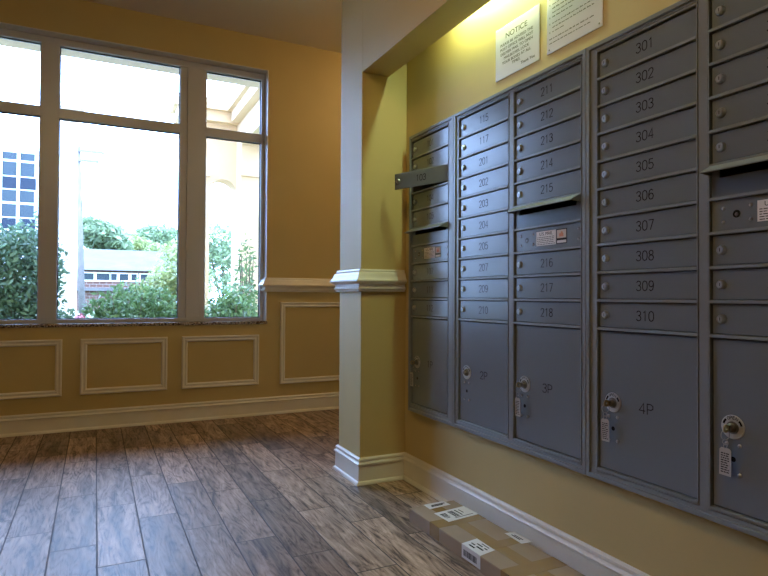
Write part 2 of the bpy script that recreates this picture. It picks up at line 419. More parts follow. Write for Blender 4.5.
# parcel lock plate: a chrome disc, printed OPEN with two arrows, a raised cylinder, rivets and a key slot below
PH = ZP-ZB-.011
LY, LZ = DOORW-.054, PH/2-.004
pl = MB()
pl.lathe((0, LY, LZ), (-1, 0, 0), [(0, .030), (.0015, .030), (.0025, .0288)], 32)
pl.lathe((-.0025, LY, LZ-.001), (-1, 0, 0), [(0, .0160), (.003, .0150), (.003, .0115), (.010, .0105), (.0125, .0085)], 24, 2)
pl.box((-.0160, LY-.0012, LZ-.007), (-.0124, LY+.0012, LZ+.005), 1)
for a0 in (150, 30):
    pts = [(.0237*math.cos(math.radians(a0+t)), .0237*math.sin(math.radians(a0+t))) for t in (-16, -8, 0, 8, 16)]
    ribbon(pl, pts, .0052, lambda u, v, o: (-.00245-o, LY-u, LZ+v), .0004, 1)
for i, ch in enumerate('OPEN'):
    ang = math.radians(90+27-18*i)
    for st in GL[ch]:
        q = []
        for x, y in st:
            lx, ly = (x-.5)*.0052, (y-.8)*.0046
            ca, sa = math.cos(ang-math.pi/2), math.sin(ang-math.pi/2)
            q.append((.0235*math.cos(ang)+lx*ca-ly*sa, .0235*math.sin(ang)+lx*sa+ly*ca))
        ribbon(pl, q, .0012, lambda u, v, o: (-.00245-o, LY-u, LZ+v), .0004, 1)
_plate = pl.build('lock_plate', [mat('satin_steel', (.50, .51, .52), .45, metal=.55), INK, mat('lock_barrel', (.22, .21, .20), .35, metal=.8)])
RVP = ((.0165, -.044), (-.0165, -.044), (.0165, -.116), (-.0165, -.116))
_rivet = MB().lathe((0, 0, 0), (-1, 0, 0), [(0, .0052), (.0015, .0048), (.003, .003), (.0036, .0008)], 14).build('rivet', DULLMETAL)
_screw = MB().lathe((0, 0, 0), (-1, 0, 0), [(0, .0046), (.0013, .0042), (.0026, .0026), (.0030, .0008)], 12).build('screw', DULLMETAL)
ks = MB().lathe((.0005, LY, LZ-.080), (-1, 0, 0), [(0, .0066), (.0008, .0066)], 18)
_keyslot = ks.build('master_keyhole', INK)
for o in (_door, _lock, _big, _plate, _rivet, _screw, _keyslot): COL.objects.unlink(o)
def put(src, parent, name=None, loc=(0, 0, 0)):
    o = src.copy(); COL.objects.link(o); o.parent = parent; o.location = loc
    return o
def number_mesh(txt, parent, cy, cz, h=.0285):
    m = MB()
    for st in strokes(txt, h, .0215, .0158):
        ribbon(m, st, .0026, lambda u, v, o: (-.0001-o, cy-u, cz+v), .0004)
    return m.build('unit_number', INK, parent)

def text_mesh(txt, size, mats, name, parent, loc, align='CENTER', rz=-math.pi/2, extr=.0002):
    cu = bpy.data.curves.new(name, 'FONT'); cu.body = txt; cu.size = size; cu.align_x = align; cu.align_y = 'CENTER'; cu.extrude = extr
    t = bpy.data.objects.new(name, cu); COL.objects.link(t)
    bpy.context.view_layer.update()
    dg = bpy.context.evaluated_depsgraph_get()
    me = bpy.data.meshes.new_from_object(t.evaluated_get(dg)); bpy.data.objects.remove(t)
    # lay the text out on a plane that faces -X: u -> -Y, v -> +Z
    me.transform(Matrix(((0, 0, -1, 0), (-1, 0, 0, 0), (0, 1, 0, 0), (0, 0, 0, 1))))
    me.materials.clear(); me.materials.append(mats)
    o = bpy.data.objects.new(name, me); COL.objects.link(o); o.parent = parent; o.location = loc
    return o

def cabinet(y0, y1, cols, label):
    """cols: list of (opening near y, [labels or markers top to bottom], parcel number)"""
    root = empty('mailbox_cabinet', (FX, (y0+y1)/2, CZ0), label, 'mailboxes')
    O = root.location.copy()
    # outer flange (a stepped picture-frame section) and inner face frame
    fl = MB(); rings = []
    sec = [(0, WX-.0002), (0, FX+.002), (.0015, FX), (.013, FX), (.0145, FX+.0015), (.0145, IFX)]
    g = .0004
    for cy, cz, sy, sz in ((y0+g, CZ0, 1, 1), (y1-g, CZ0, -1, 1), (y1-g, CZ1, -1, -1), (y0+g, CZ1, 1, -1)):
        rings.append([(x, cy+sy*o, cz+sz*o) for o, x in sec])
    rings.append(rings[0]); fl.loft(rings, cap=False, closed=False)
    fl.build('outer_flange', STEELF, root, O)
    ff = MB(); t = .0145; bx = IFX+.010
    ys = [(c[0], c[0]+OW) for c in cols]; ys.sort()
    ff.box((IFX, y0+t, ZT+.0075), (bx, y1-t, CZ1-t)).box((IFX, y0+t, CZ0+t), (bx, y1-t, ZB-.0085))
    edges = [y0+t] + [v for p in ys for v in p] + [y1-t]
    for i in range(0, len(edges), 2):
        e0 = edges[i] + (.0052 if i > 0 else 0); e1 = edges[i+1] - (.0052 if i < len(edges)-2 else 0)
        ff.box((IFX, e0, ZB-.0085), (bx, e1, ZT+.0075))
    for a, c in ys:
        for q0, q1 in ((a-.0034, a), (c, c+.0034)): ff.box((IFX-.0015, q0, ZB-.006), (bx, q1, ZT+.005))
    ff.build('face_frame', STEELF, root, O, bevel=.001)
    for a, c in ys:
        for k in range(1, 11): MB().box((RX, a+.0002, ZT-k*P-.0042), (bx+.004, c-.0002, ZT-k*P+.0042)).build('door_rail', STEELF, root, O, bevel=.0012)
        MB().box((RX, a+.0002, ZT-.002), (bx+.004, c-.0002, ZT+.005)).build('door_rail', STEELF, root, O, bevel=.0012)
        MB().box((RX, a+.0002, ZB-.006), (bx+.004, c-.0002, ZB+.0025)).build('door_rail', STEELF, root, O, bevel=.0012)
    bd = MB(); X0, X1 = bx, 1.80
    bd.box((X0, y0+.012, CZ0+.0125), (X1, y0+.0135, CZ1-.0125)).box((X0, y1-.0135, CZ0+.0125), (X1, y1-.012, CZ1-.0125))
    bd.box((X0, y0+.0135, CZ1-.0140), (X1, y1-.0135, CZ1-.0125)).box((X0, y0+.0135, CZ0+.0125), (X1, y1-.0135, CZ0+.014))
    bd.box((X1, y0+.012, CZ0+.0125), (X1+.002, y1-.012, CZ1-.0125))
    for a, c in ys:
        bd.box((X0, a-.006, CZ0+.014), (X1, a-.0045, CZ1-.014)).box((X0, c+.0045, CZ0+.014), (X1, c+.006, CZ1-.014))
        for k in range(0, 11): bd.box((X0+.005, a-.0045, ZT-k*P-.0015), (X1, c+.0045, ZT-k*P+.0015))
    bd.build('cabinet_body', STEELIN, root, O)
    for a, rows, par in cols:
        hinge = Vector((DX, a+.002, 0))
        for k, r in enumerate(rows):
            z0 = ZT-(k+1)*P+.00525
            if r == 'slot':
                sl = MB(); x0, x1 = DX-.001, DX+.006; ya, yb = a+.002, a+OW-.002; zs0, zs1 = z0+.048, z0+.072
                sl.box((x0, ya, z0), (x1, yb, zs0)).box((x0, ya, zs1), (x1, yb, z0+DOORH)).box((x0, ya, zs0), (x1, ya+.022, zs1)).box((x0, yb-.022, zs0), (x1, yb, zs1))
                so = sl.build('outgoing_mail_slot', STEEL, root, O)
                zt = z0+DOORH+.0015; hd = MB()
                hd.loft([[(RX-.001, yy, zt+.0015), (RX-.001, yy, zt-.0005), (1.3805, yy, zt-.0215), (1.3790, yy, zt-.0205), (1.3790, yy, zt-.0185)] for yy in (ya-.0005, yb)])
                for yy in (ya, yb-.0012):
                    hd.loft([[(DX, q, zt), (RX-.001, q, zt-.001), (1.3830, q, zt-.0205), (DX, q, zt-.0235)] for q in (yy, yy+.0012)])
                hd.build('slot_hood', STEELF, so, O)
                continue
            if r == 'lock':
                pn = MB().box((DX, a+.002, z0), (DX+.006, a+OW-.002, z0+DOORH)).build('carrier_lock_panel', STEEL, root, O, bevel=.001)
                far = a+OW; zc = z0+DOORH/2
                for dy, dz in ((.033, .0175), (.033, -.0175), (.102, .0175), (.102, -.0175), (.324, .0175), (.324, -.0165)):
                    put(_screw, pn, loc=Vector((DX, far-dy, zc+dz))-O)
                kh = MB().lathe((DX+.0005, far-.067, zc), (-1, 0, 0), [(0, .0098), (.0009, .0098)], 20, 0)
                kh.lathe((DX-.0003, far-.067, zc-.001), (-1, 0, 0), [(0, .0048), (.0012, .0040)], 14, 1)
                kh.build('master_keyhole', [INK, DULLMETAL], pn, O)
                lb = MB(); l0, l1 = far-.118, far-.218
                lb.box((DX-.0005, l1, zc-.0255), (DX, l0, zc+.0255), 0)
                rnd = random.Random(3)
                for i in range(5):
                    v = zc+.004-i*.0062
                    y = l0-.005
                    while y > l1+.010:
                        q = min(rnd.uniform(.005, .014), y-l1-.004); lb.box((DX-.0007, y-q, v-.0010), (DX-.0005, y, v+.0010), 1); y -= q+.0025
                lab = lb.build('mail_notice_label', [PAPER, INK], pn, O); lab['label'] = 'white printed U.S. MAIL label'
                t_ = text_mesh('U.S. MAIL', .0165, INK, 'label_text', lab, (0, 0, 0)); t_.location = Vector((DX-.0006, (l0+l1)/2, zc+.0155))-O
                # join the words into the label so that it stays one part
                t_.parent = None
                me2 = t_.data; me2.transform(Matrix.Translation(t_.location))
                bm = bmesh.new(); bm.from_mesh(lab.data); nf = len(bm.faces); bm.from_mesh(me2); bm.faces.ensure_lookup_table()
                for fi in range(nf, len(bm.faces)): bm.faces[fi].material_index = 1
                bm.to_mesh(lab.data); bm.free(); bpy.data.objects.remove(t_)
                sm = MB(); s0, s1 = far-.221, far-.271
                sm.box((DX-.0005, s1, zc-.0255), (DX, s0, zc+.0255), 0)
                sm.box((DX-.0007, s1+.003, zc-.006), (DX-.0005, s0-.003, zc+.0225), 1)
                sm.box((DX-.0007, s1+.003, zc-.0225), (DX-.0005, s0-.003, zc-.0135), 2)
                sm.box((DX-.0009, s1+.016, zc-.001), (DX-.0007, s0-.014, zc+.010), 3).box((DX-.0009, s1+.020, zc+.010), (DX-.0007, s0-.022, zc+.016), 3)
                sl_ = sm.build('warning_sticker', [INK, CREAM, PAPER, ORANGE], pn, O); sl_['label'] = 'small black bordered sticker with orange print'
                continue
            d = put(_door, root, loc=hinge+Vector((0, 0, z0))-O)
            put(_lock, d)
            number_mesh(r, d, DOORW/2-.002, DOORH/2)
            if r == '103':
                d.rotation_euler = (0, 0, math.radians(20)); d.location.z += .003; d['label'] = 'mailbox door 103 swung ajar'
        d = put(_big, root, loc=Vector((DX, a+.002, ZB+.0045))-O)
        put(_plate, d); [put(_rivet, d, loc=(0, LY+dy, LZ+dz)) for dy, dz in RVP]; put(_keyslot, d)
        m = MB()
        for st in strokes(par, .030, .0275, .020): ribbon(m, st, .0028, lambda u, v, o: (-.0001-o, DOORW/2-.006-u, PH/2-.004+v), .0004)
        m.build('parcel_number', INK, d)
    return root

C1, C2, C3, C4, C5 = 2.229, 1.801, 1.426, 1.015, .639
cabinet(2.179, 2.588, [(C1, ['101', '102', '103', '104', '105', 'slot', 'lock', '107', '111', '112'], '1P')],
        'narrow grey single-column mailbox cabinet beside the pier, its door 103 ajar')
cabinet(1.399, 2.179, [(C2, ['115', '117', '201', '202', '203', '204', '205', '207', '209', '210'], '2P'), (C3, ['211', '212', '213', '214', '215', 'slot', 'lock', '216', '217', '218'], '3P')],
        'grey two-column mailbox cabinet numbered in the 200s with parcel doors 2P and 3P')
cabinet(.619, 1.399, [(C4, ['301', '302', '303', '304', '305', '306', '307', '308', '309', '310'], '4P'), (C5, ['311', '312', '313', '314', '315', 'slot', 'lock', '316', '317', '318'], '5P')],
        'grey two-column mailbox cabinet numbered in the 300s with parcel doors 4P and 5P')

# keys with tags left in the parcel locks (none in 2P)
def key_ring(a, label, swing, dy):
    ly = a+.002+LY; lz = ZB+.0045+LZ; x = DX-.0165
    root = empty('tagged_key', (x, ly, lz-.001), label, 'key', 'tagged keys in the parcel locks')
    O = root.location.copy()
    k = MB()
    k.box((x+.0014, ly-.0010, lz-.0075), (x-.003, ly+.0010, lz+.0055))
    # bow of the key with its hole
    n = 18; ri = []
    for i in range(n+1):
        t = 2*math.pi*i/n; c, s_ = math.cos(t), math.sin(t)
        ri.append([(x-.012+.0105*c, ly-.0010, lz-.001+.0105*s_), (x-.012+.0105*c, ly+.0010, lz-.001+.0105*s_), (x-.012+.0035*c, ly+.0010, lz-.001+.0035*s_), (x-.012+.0035*c, ly-.0010, lz-.001+.0035*s_)])
    k.loft(ri, cap=False)
    k.build('key', BRASS, root, O)
    r = MB(); cy = ly+dy*.35; zc = lz-.017
    r.torus((x-.011, cy, zc), (.25, 1, 0), .0125, .0011, 24, 8)
    r.build('split_ring', DULLMETAL, root, O)
    r2 = MB(); r2.torus((x-.008, ly+dy*.7, zc-.0190), (1, .1, 0), .0065, .0009, 18, 6); r2.torus((x-.006, ly+dy*.9, zc-.0285), (.2, 1, 0), .0055, .0009, 18, 6)
    r2.build('chain_link', DULLMETAL, root, O)
    tg = MB(); ty = ly+dy; tz = zc-.034; hw, ht = .0145, .068; cs, sn = math.cos(swing), math.sin(swing)
    def pp(u, v, o): return (x-.004-o+abs(v)*.02, ty+u*cs-v*sn, tz+u*sn+v*cs)
    tg.loft([[pp(-hw+.004, 0, o), pp(hw-.004, 0, o), pp(hw, -.005, o), pp(hw, -ht, o), pp(-hw, -ht, o), pp(-hw, -.005, o)] for o in (0, .0022)])
    rnd = random.Random(int(a*100))
    for i in range(9):
        v = -.012-i*.0058; u = hw-.004
        while u > -hw+.007:
            q = min(rnd.uniform(.003, .008), u+hw-.004)
            tg.loft([[pp(u, v, o), pp(u-q, v, o), pp(u-q, v-.0026, o), pp(u, v-.0026, o)] for o in (.0022, .0025)], 1); u -= q+.0018
    tg.build('key_tag', [TAGM, INK], root, O)
key_ring(C1, 'key with white tag hanging from the parcel door 1P lock', .02, .018)
key_ring(C3, 'key with white tag hanging from the parcel door 3P lock', .0, .014)
key_ring(C4, 'key with pale printed tag hanging from the parcel door 4P lock', -.02, .012)
key_ring(C5, 'key with grey printed tag hanging from the parcel door 5P lock', .03, .006)

# ------------------------------------------------------------------ notices on the wall
SX = 1.43-.003
n1 = empty('wall_notice', (1.43, 1.76, 1.79), 'silver wall sign headed NOTICE, the left one above the mailboxes', 'sign')
O = n1.location.copy()
MB().box((SX, 1.632, 1.791), (1.43, 1.889, 1.994)).build('sign_plate', ALU, n1, O, bevel=.0012)
lines = [('NOTICE', .030, 1.951, 1.762), ('PLEASE BE ADVISED THE', .0150, 1.922, 1.762), ('POST OFFICE WILL NOT', .0150, 1.904, 1.762), ('DELIVER MAIL TO OPEN', .0150, 1.886, 1.762), ('MAILBOXES. LOCK', .0150, 1.868, 1.762), ('YOUR BOXES AT ALL', .0150, 1.850, 1.762), ('TIMES.', .0150, 1.834, 1.762), ('Thank You', .0150, 1.814, 1.695)]
for txt, sz, z, yc in lines:
    o = text_mesh(txt, sz, SIGNINK, 'sign_lettering', n1, Vector((SX-.0002, yc, z))-O)
    o.scale = (1, 1.18, 1)
n2 = empty('wall_notice', (1.43, 1.466, 1.79), 'silver wall sign with lines of small print, right of the NOTICE sign', 'sign')
O = n2.location.copy()
MB().box((SX, 1.339, 1.791), (1.43, 1.593, 2.125)).build('sign_plate', ALU, n2, O, bevel=.0012)
tx = MB(); rnd = random.Random(11); z = 2.105; para = 0
for i, (ind, ln, gap) in enumerate([(0, .12, .020), (.015, .2, .0115), (.015, .2, .0115), (.015, .11, .017), (.015, .205, .0115), (.015, .2, .0115), (.015, .19, .0115), (.015, .07, .017), (.015, .2, .0115), (.015, .2, .0115), (.015, .195, .0115), (.015, .1, .017), (.015, .2, .0115), (.015, .195, .0115), (.015, .06, .018), (.0, .205, .0115), (.0, .19, .0115)]):
    y = 1.580-ind; end = y-ln
    if ind and gap > .0116 or (ind and i in (1, 4, 8, 12)): tx.box((SX-.0003, 1.576, z-.0028), (SX-.0001, 1.5785, z+.0028))
    while y > end:
        q = rnd.uniform(.007, .021); e = max(y-q, end); 
        c = y
        while c > e+.001:   # letter-like ticks
            hh = rnd.choice((.0021, .0021, .0032)); lw = rnd.uniform(.0014, .0028)
            tx.box((SX-.0003, max(c-lw, e), z-.0022), (SX-.0001, c, z-.0022+hh*1.5 if rnd.random() < .5 else z+.0004)); c -= lw+.0009
        y = e-.004
    tx.build('sign_lettering', SIGNINK, n2, O); tx = MB()
    z -= gap*1.3
for yy in (1.352, 1.580):
    for zz in (1.803, 2.113): MB().lathe((SX, yy, zz), (-1, 0, 0), [(0, .003), (.001, .0028), (.0016, .0012)], 12).build('screw', DULLMETAL, n2, O)

KS = WX/1.43
for n_ in (n1, n2):
    n_.location = (WX, n_.location.y*KS, CAMZ+(n_.location.z-CAMZ)*KS); n_.scale = (KS, KS, KS)
# ------------------------------------------------------------------ the parcel on the floor
BX0, BX1, BY0, BY1, BH = 1.181, 1.399, 1.16, 2.140, .054
box = empty('cardboard_box', ((BX0+BX1)/2, (BY0+BY1)/2, 0), 'long flat cardboard parcel on the floor against the baseboard under the mailboxes', 'box')
O = box.location.copy()
c = MB(); g = .0012; xm = (BX0+BX1)/2-.006; t = .003
c.box((BX0, BY0, .0005), (BX1, BY1, BH-t))
c.box((BX0, BY0, BH-t), (xm-g, BY1, BH)).box((xm+g, BY0, BH-t), (BX1, BY1, BH))
c.build('carton', CARD, box, O, bevel=.0018)
tp = MB(); e = .0004
tp.box((xm-.026, BY0, BH), (xm+.026, BY1, BH+e))
tp.build('seam_tape', TAPE, box, O)
for ya, yb in ((1.905, 1.975), (1.665, 1.715), (1.46, 1.53)):
    tt = MB().box((BX0-e, ya, BH+e), (BX1, yb, BH+2*e)).box((BX0-e, ya, .004), (BX0, yb, BH+2*e)).build('cross_tape', TAPE, box, O)
def lab_quad(px, z=BH):
    return [atz(*p, z) for p in px]
def label(name, q, marks, lift=.0011, extra=None, lbl=None):
    "q: four corners TL TR BR BL as read; marks: (u0,v0,u1,v1) in 0..1"
    m = MB()
    def bl(u, v): return q[0]*(1-u)*(1-v)+q[1]*u*(1-v)+q[2]*u*v+q[3]*(1-u)*v
    def quad(u0, v0, u1, v1, zz0, zz1, mi):
        ring = [bl(u0, v0), bl(u1, v0), bl(u1, v1), bl(u0, v1)]
        m.loft([[(p.x, p.y, zz0) for p in ring], [(p.x, p.y, zz1) for p in ring]], mi)
    quad(0, 0, 1, 1, BH+.0009, BH+lift, 0)
    for k in marks: quad(*k, BH+lift, BH+lift+.0002, 1)
    if extra: extra(m)
    o = m.build(name, [PAPER, INK], box, O)
    if lbl: o['label'] = lbl
    return o
def bars(u0, v0, u1, v1, n, seed=1):
    r = random.Random(seed); out = []; u = u0
    for i in range(n):
        w_ = (u1-u0)/n; out.append((u, v0, u+w_*r.uniform(.35, .8), v1)); u += w_
    return out
c2 = lambda x, y: (395+x/8.467, 490+y/8.467)
c3 = lambda x, y: (450+x/8.533, 510+y/8.533)
label('shipping_label', lab_quad([c2(240, 128), c2(410, 95), c2(470, 125), c2(295, 165)]), [(.25, .35, .9, .5), (.2, .55, .75, .7)], lbl='small white label near the far end')
label('shipping_label', lab_quad([c2(330, 200), c2(580, 138), c2(710, 205), c2(455, 272)]), [(.08, .22, .26, .30), (.08, .34, .26, .40), (.08, .44, .24, .5), (.08, .54, .26, .58), (.10, .64, .22, .68)] + bars(.36, .15, .52, .75, 9, 2) + [(.58, .15, .62, .7), (.7, .2, .73, .55), (.3, .8, .9, .84)], lbl='large white shipping label with barcode')
label('shipping_label', lab_quad([c3(465, 200), c3(550, 188), c3(705, 272), c3(610, 290)]), [(.3, .2, .42, .7), (.5, .25, .6, .75)], lbl='small white label by the baseboard')
qt = lab_quad([c3(110, 285), c3(230, 245), c3(385, 345), c3(265, 392)])
ya, yb = qt[0].y, qt[3].y
def front(m):
    x = BX0
    m.box((x-.0010, yb, .008), (x-.0002, ya, BH+.0011), 0)
    r = random.Random(5); y = ya-.012
    while y > yb+.022:
        w_ = r.uniform(.0015, .005); m.box((x-.0012, y-w_, .018), (x-.0010, y, .040), 1); y -= w_+r.uniform(.0012, .003)
qt[0].x = qt[3].x = BX0-.0006
label('shipping_label', qt, [(.2, .2, .3, .5), (.42, .15, .5, .35), (.4, .45, .5, .8), (.62, .3, .7, .6), (.62, .7, .7, .85), (.82, .4, .88, .8)], extra=front, lbl='white barcode label folded over the front edge')

# ------------------------------------------------------------------ lamps
def tube_lamp():
    root = empty('fluorescent_light', (1.39, 1.85, 2.30), 'slim fluorescent tube light tucked behind the header above the mailboxes', 'light')
    O = root.location.copy()
    MB().box((1.365, 1.56, 2.262), (1.415, 2.20, 2.30)).build('lamp_housing', LAMPGREY, root, O, bevel=.003)
    MB().tube([(1.39, 1.60, 2.240), (1.39, 2.16, 2.240)], .013, 14).build('lamp_tube', emit('tube_glow', (.73, 1.0, .60), 155), root, O)
    h = MB()
    for yy in (1.585, 2.163): h.box((1.378, yy, 2.225), (1.402, yy+.012, 2.262))
    h.build('lamp_holder', LAMPGREY, root, O)
tube_lamp()
GLOW = emit('lamp_shade_glow', (1.0, .68, .30), 44)
GLOW2 = emit('passage_shade_glow', (1.0, .68, .33), 26)
def drum_light(x, y, label, GLOW):
    root = empty('ceiling_light', (x, y, CZ), label, 'light', 'drum ceiling lights')
    O = root.location.copy()
    MB().lathe((x, y, CZ), (0, 0, -1), [(0, .19), (.018, .19), (.022, .18)], 32).build('canopy', WHITE, root, O)
    MB().lathe((x, y, CZ-.022), (0, 0, -1), [(0, .17), (.085, .165), (.10, .15), (.104, .05)], 32).build('lamp_shade', GLOW, root, O)
drum_light(-.15, 1.05, 'round drum ceiling light over the middle of the room', GLOW)
drum_light(2.35, 3.6, 'round drum ceiling light in the passage behind the pier', GLOW2)

# ------------------------------------------------------------------ outdoors
GZ = -.15
struct(MB().box((-90, D+WT, GZ-.5), (90, 110, GZ)).build('ground', GRASS))
struct(MB().box((-60, 17, GZ), (60, 27, GZ+.02)).build('road', ASPHALT))
def foliage(blobs, n, size, seed, mi=0):
    r = random.Random(seed); m = MB(); tot = sum(b[3]*b[4]*b[5] for b in blobs)
    for bx_, by_, bz_, rx, ry, rz in blobs:
        for i in range(max(8, int(n*rx*ry*rz/tot))):
            while True:
                d = Vector((r.uniform(-1, 1), r.uniform(-1, 1), r.uniform(-1, 1)))
                if .05 < d.length < 1: break
            d = d.normalized()*(d.length**.45)*r.uniform(.82, 1.12)
            c = Vector((bx_+d.x*rx, by_+d.y*ry, bz_+d.z*rz))
            if c.z < GZ+.02: continue
            a = Vector((r.gauss(0, 1), r.gauss(0, 1), r.gauss(0, 1)+.6)).normalized()
            u = a.cross(Vector((r.gauss(0, 1), r.gauss(0, 1), r.gauss(0, 1)))).normalized(); v = a.cross(u)
            s = size*r.uniform(.6, 1.35)
            m.add([c-u*s, c-v*s*.42, c+u*s, c+v*s*.42+a*s*.12], [(0, 1, 2, 3)])
    return m
def shrub(x, y, w_, d_, h, n, size, leaf, label, seed, blobs=5, group=None):
    root = empty('shrub', (x, y, GZ), label, 'shrub', group); r = random.Random(seed)
    bl = [(x, y, GZ+h*.5, w_*.42, d_*.42, h*.42)]
    for i in range(blobs):
        a = 2*math.pi*i/blobs+r.random()
        bl.append((x+math.cos(a)*w_*.26, y+math.sin(a)*d_*.26, GZ+h*r.uniform(.38, .68), w_*.26, d_*.26, h*r.uniform(.24, .34)))
    foliage(bl, n, size, seed).build('foliage', leaf, root, root.location)
    st = MB()
    for i in range(5):
        a = 2*math.pi*i/5; st.tube([(x, y, GZ-.02), (x+math.cos(a)*w_*.12, y+math.sin(a)*d_*.12, GZ+h*.4), (x+math.cos(a)*w_*.25, y+math.sin(a)*d_*.25, GZ+h*.8)], [.02, .014, .005], 6)
    st.build('stems', BARK, root, root.location)
def tree(x, y, h, cr, n, size, leaf, label, seed, group=None, low=.3):
    root = empty('tree', (x, y, GZ), label, 'tree', group); r = random.Random(seed)
    bl = []
    for i in range(9):
        a = r.uniform(0, 6.28); q = r.uniform(.1, .62)*cr; zz = GZ+h*r.uniform(low+.1, .86)
        bl.append((x+math.cos(a)*q, y+math.sin(a)*q, zz, cr*r.uniform(.36, .55), cr*r.uniform(.36, .55), h*r.uniform(.10, .17)))
    foliage(bl, n, size, seed).build('foliage', leaf, root, root.location)
    tk = MB().tube([(x, y, GZ-.1), (x+.05*cr, y, GZ+h*.35), (x, y, GZ+h*.8)], [h*.028, h*.02, h*.006], 8)
    for b_ in bl[:5]: tk.tube([(x, y, GZ+h*low), tuple(b_[:3])], [h*.010, h*.004], 6)
    tk.build('trunk', BARK, root, root.location)
def X(px, py, Y): return at(px, py, Y).x
# shrubs just outside the glass
Yb = 7.0
p = at(133, 280, Yb); shrub(p.x, Yb, 1.05, .8, p.z-GZ+.08, 7000, .034, LEAFA, 'rounded green shrub outside the middle pane of the window', 21)
p = at(62, 300, 6.4); shrub(p.x-.02, 6.4, .42, .45, p.z-GZ, 2200, .03, LEAFD, 'small dark shrub outside at the left edge of the middle pane', 22)
p = at(228, 285, 6.6); shrub(p.x, 6.6, .85, .6, p.z-GZ+.03, 5500, .034, LEAFA, 'bright green shrub outside the narrow right pane', 23)
p = at(172, 272, 8.2); shrub(p.x-.1, 8.2, .9, .7, p.z-GZ+.1, 4000, .045, LEAFL, 'pale hazy shrub behind the rounded shrub in the middle pane', 24)
p = at(10, 215, 6.8); shrub(p.x, 6.8, 1.0, .9, p.z-GZ+.05, 9000, .036, LEAFD, 'tall dark blue-green shrub filling the lower left pane', 25)
p = at(253, 232, 7.2); shrub(p.x-.08, 7.2, .36, .4, p.z-GZ+.1, 900, .035, LEAFA, 'thin wispy shrub at the right edge of the narrow pane', 26, 3)
# little pink flower head by the pole
p = at(80, 318, 6.2); fl = MB(); r = random.Random(4)
fr_ = empty('flower', (p.x, 6.2, GZ), 'small pink flower outside just above the sill below the pole', 'flower')
for i in range(60):
    d = Vector((r.gauss(0, 1), r.gauss(0, 1), r.gauss(0, 1))).normalized(); c = Vector((p.x, 6.2, p.z))+d*.035
    u = d.cross(Vector((0, 0, 1))).normalized(); v = d.cross(u); fl.add([c-u*.014, c-v*.012, c+u*.014+d*.008, c+v*.012+d*.008], [(0, 1, 2, 3)])
fl.build('petals', FLOWER, fr_, fr_.location)
MB().tube([(p.x, 6.2, GZ), (p.x, 6.2, p.z)], .004, 6).build('stem', LEAFA, fr_, fr_.location)

# white porch column seen in the middle pane
pc = at(67, 290, 9.5)
col = empty('porch_column', (pc.x, 9.5, GZ), 'round white porch column outside beside the utility pole', 'column')
MB().lathe((pc.x, 9.5, GZ+.25), (0, 0, 1), [(0, .125), (1.2, .125), (3.4, .108)], 24).build('shaft', OUTWHITE, col, col.location)
MB().box((pc.x-.19, 9.31, GZ), (pc.x+.19, 9.69, GZ+.14)).lathe((pc.x, 9.5, GZ+.14), (0, 0, 1), [(0, .17), (.05, .18), (.08, .15), (.11, .15)], 24).build('column_base', OUTWHITE, col, col.location)
MB().lathe((pc.x, 9.5, GZ+3.65), (0, 0, 1), [(0, .11), (.05, .15), (.09, .17)], 24).box((pc.x-.19, 9.31, GZ+3.74), (pc.x+.19, 9.69, GZ+3.82)).build('capital', OUTWHITE, col, col.location)

# the storeys above and the rest of the facade on both sides
struct(MB().box((-16, -9, CZ+.3), (16, D+WT, 10.5)).box((XR+.2, D, GZ), (16, D+WT, CZ+.3)).box((-16, D, GZ), (XL-.2, D+WT, CZ+.3)).build('wall_upper', OUTW))
# cornice beam over the forecourt and the arcade wall on the right
soff = at(0, 46.5, 5.6); soff2 = at(256, 86.8, 5.6)
bz = (soff.z+soff2.z)/2
struct(MB().box((-4, 5.35, bz), (3.2, 5.6, bz+.5)).box((-4, D+WT, bz+.35), (3.2, 5.36, bz+.5)).build('trim_7', mat('eave_paint', (.75, .56, .48), .8)))
YF = 9.0
wc = at(236.8, 140, YF); ct = at(228.9, 110.6, YF); cbz = at(229, 125, YF).z; imp = at(225, 175, YF).z
aL, aR = X(209, 250, YF), X(236, 250, YF); atop = at(222, 179, YF).z
arc = empty('arcade', (wc.x, YF, GZ), 'cream stucco arcade wall with a round arch outside the narrow right pane', 'arcade')
A_ = arc.location.copy()
wl = MB(); xl = X(192, 200, YF); rad = (aR-aL)/2; cxa = (aL+aR)/2; zs = atop-rad
wl.box((xl, YF, GZ), (aL, YF+.35, zs)).box((aR, YF, GZ), (wc.x+.3, YF+.35, zs))
N = 18; prev = None
for i in range(N):
    t0, t1 = math.pi-math.pi*i/N, math.pi-math.pi*(i+1)/N
    xa, xb_ = cxa+rad*math.cos(t0), cxa+rad*math.cos(t1); za, zb = zs+rad*math.sin(t0), zs+rad*math.sin(t1)
    wl.loft([[(xa, yy, za), (xb_, yy, zb), (xb_, yy, atop+.02), (xa, yy, atop+.02)] for yy in (YF, YF+.35)])
wl.box((xl, YF, zs), (aL, YF+.35, atop+.02)).box((aR, YF, zs), (wc.x+.3, YF+.35, atop+.02)).box((xl, YF, atop+.02), (wc.x+.3, YF+.35, cbz))
wl.build('arch_wall', OUTW, arc, A_)
MB().box((wc.x, YF-.30, GZ), (wc.x+.75, YF-.0005, cbz)).build('corner_pier', OUTW, arc, A_)
MB().box((wc.x, 5.61, cbz-.35), (wc.x+.35, YF-.3005, cbz)).build('side_beam', OUTW, arc, A_)
MB().box((xl-.03, YF-.03, imp-.05), (aL+.0, YF, imp+.03)).box((wc.x-.03, YF-.33, imp-.05), (wc.x+.78, YF-.3005, imp+.03)).build('impost_moulding', OUTW, arc, A_)
kx = X(177, 105, YF)
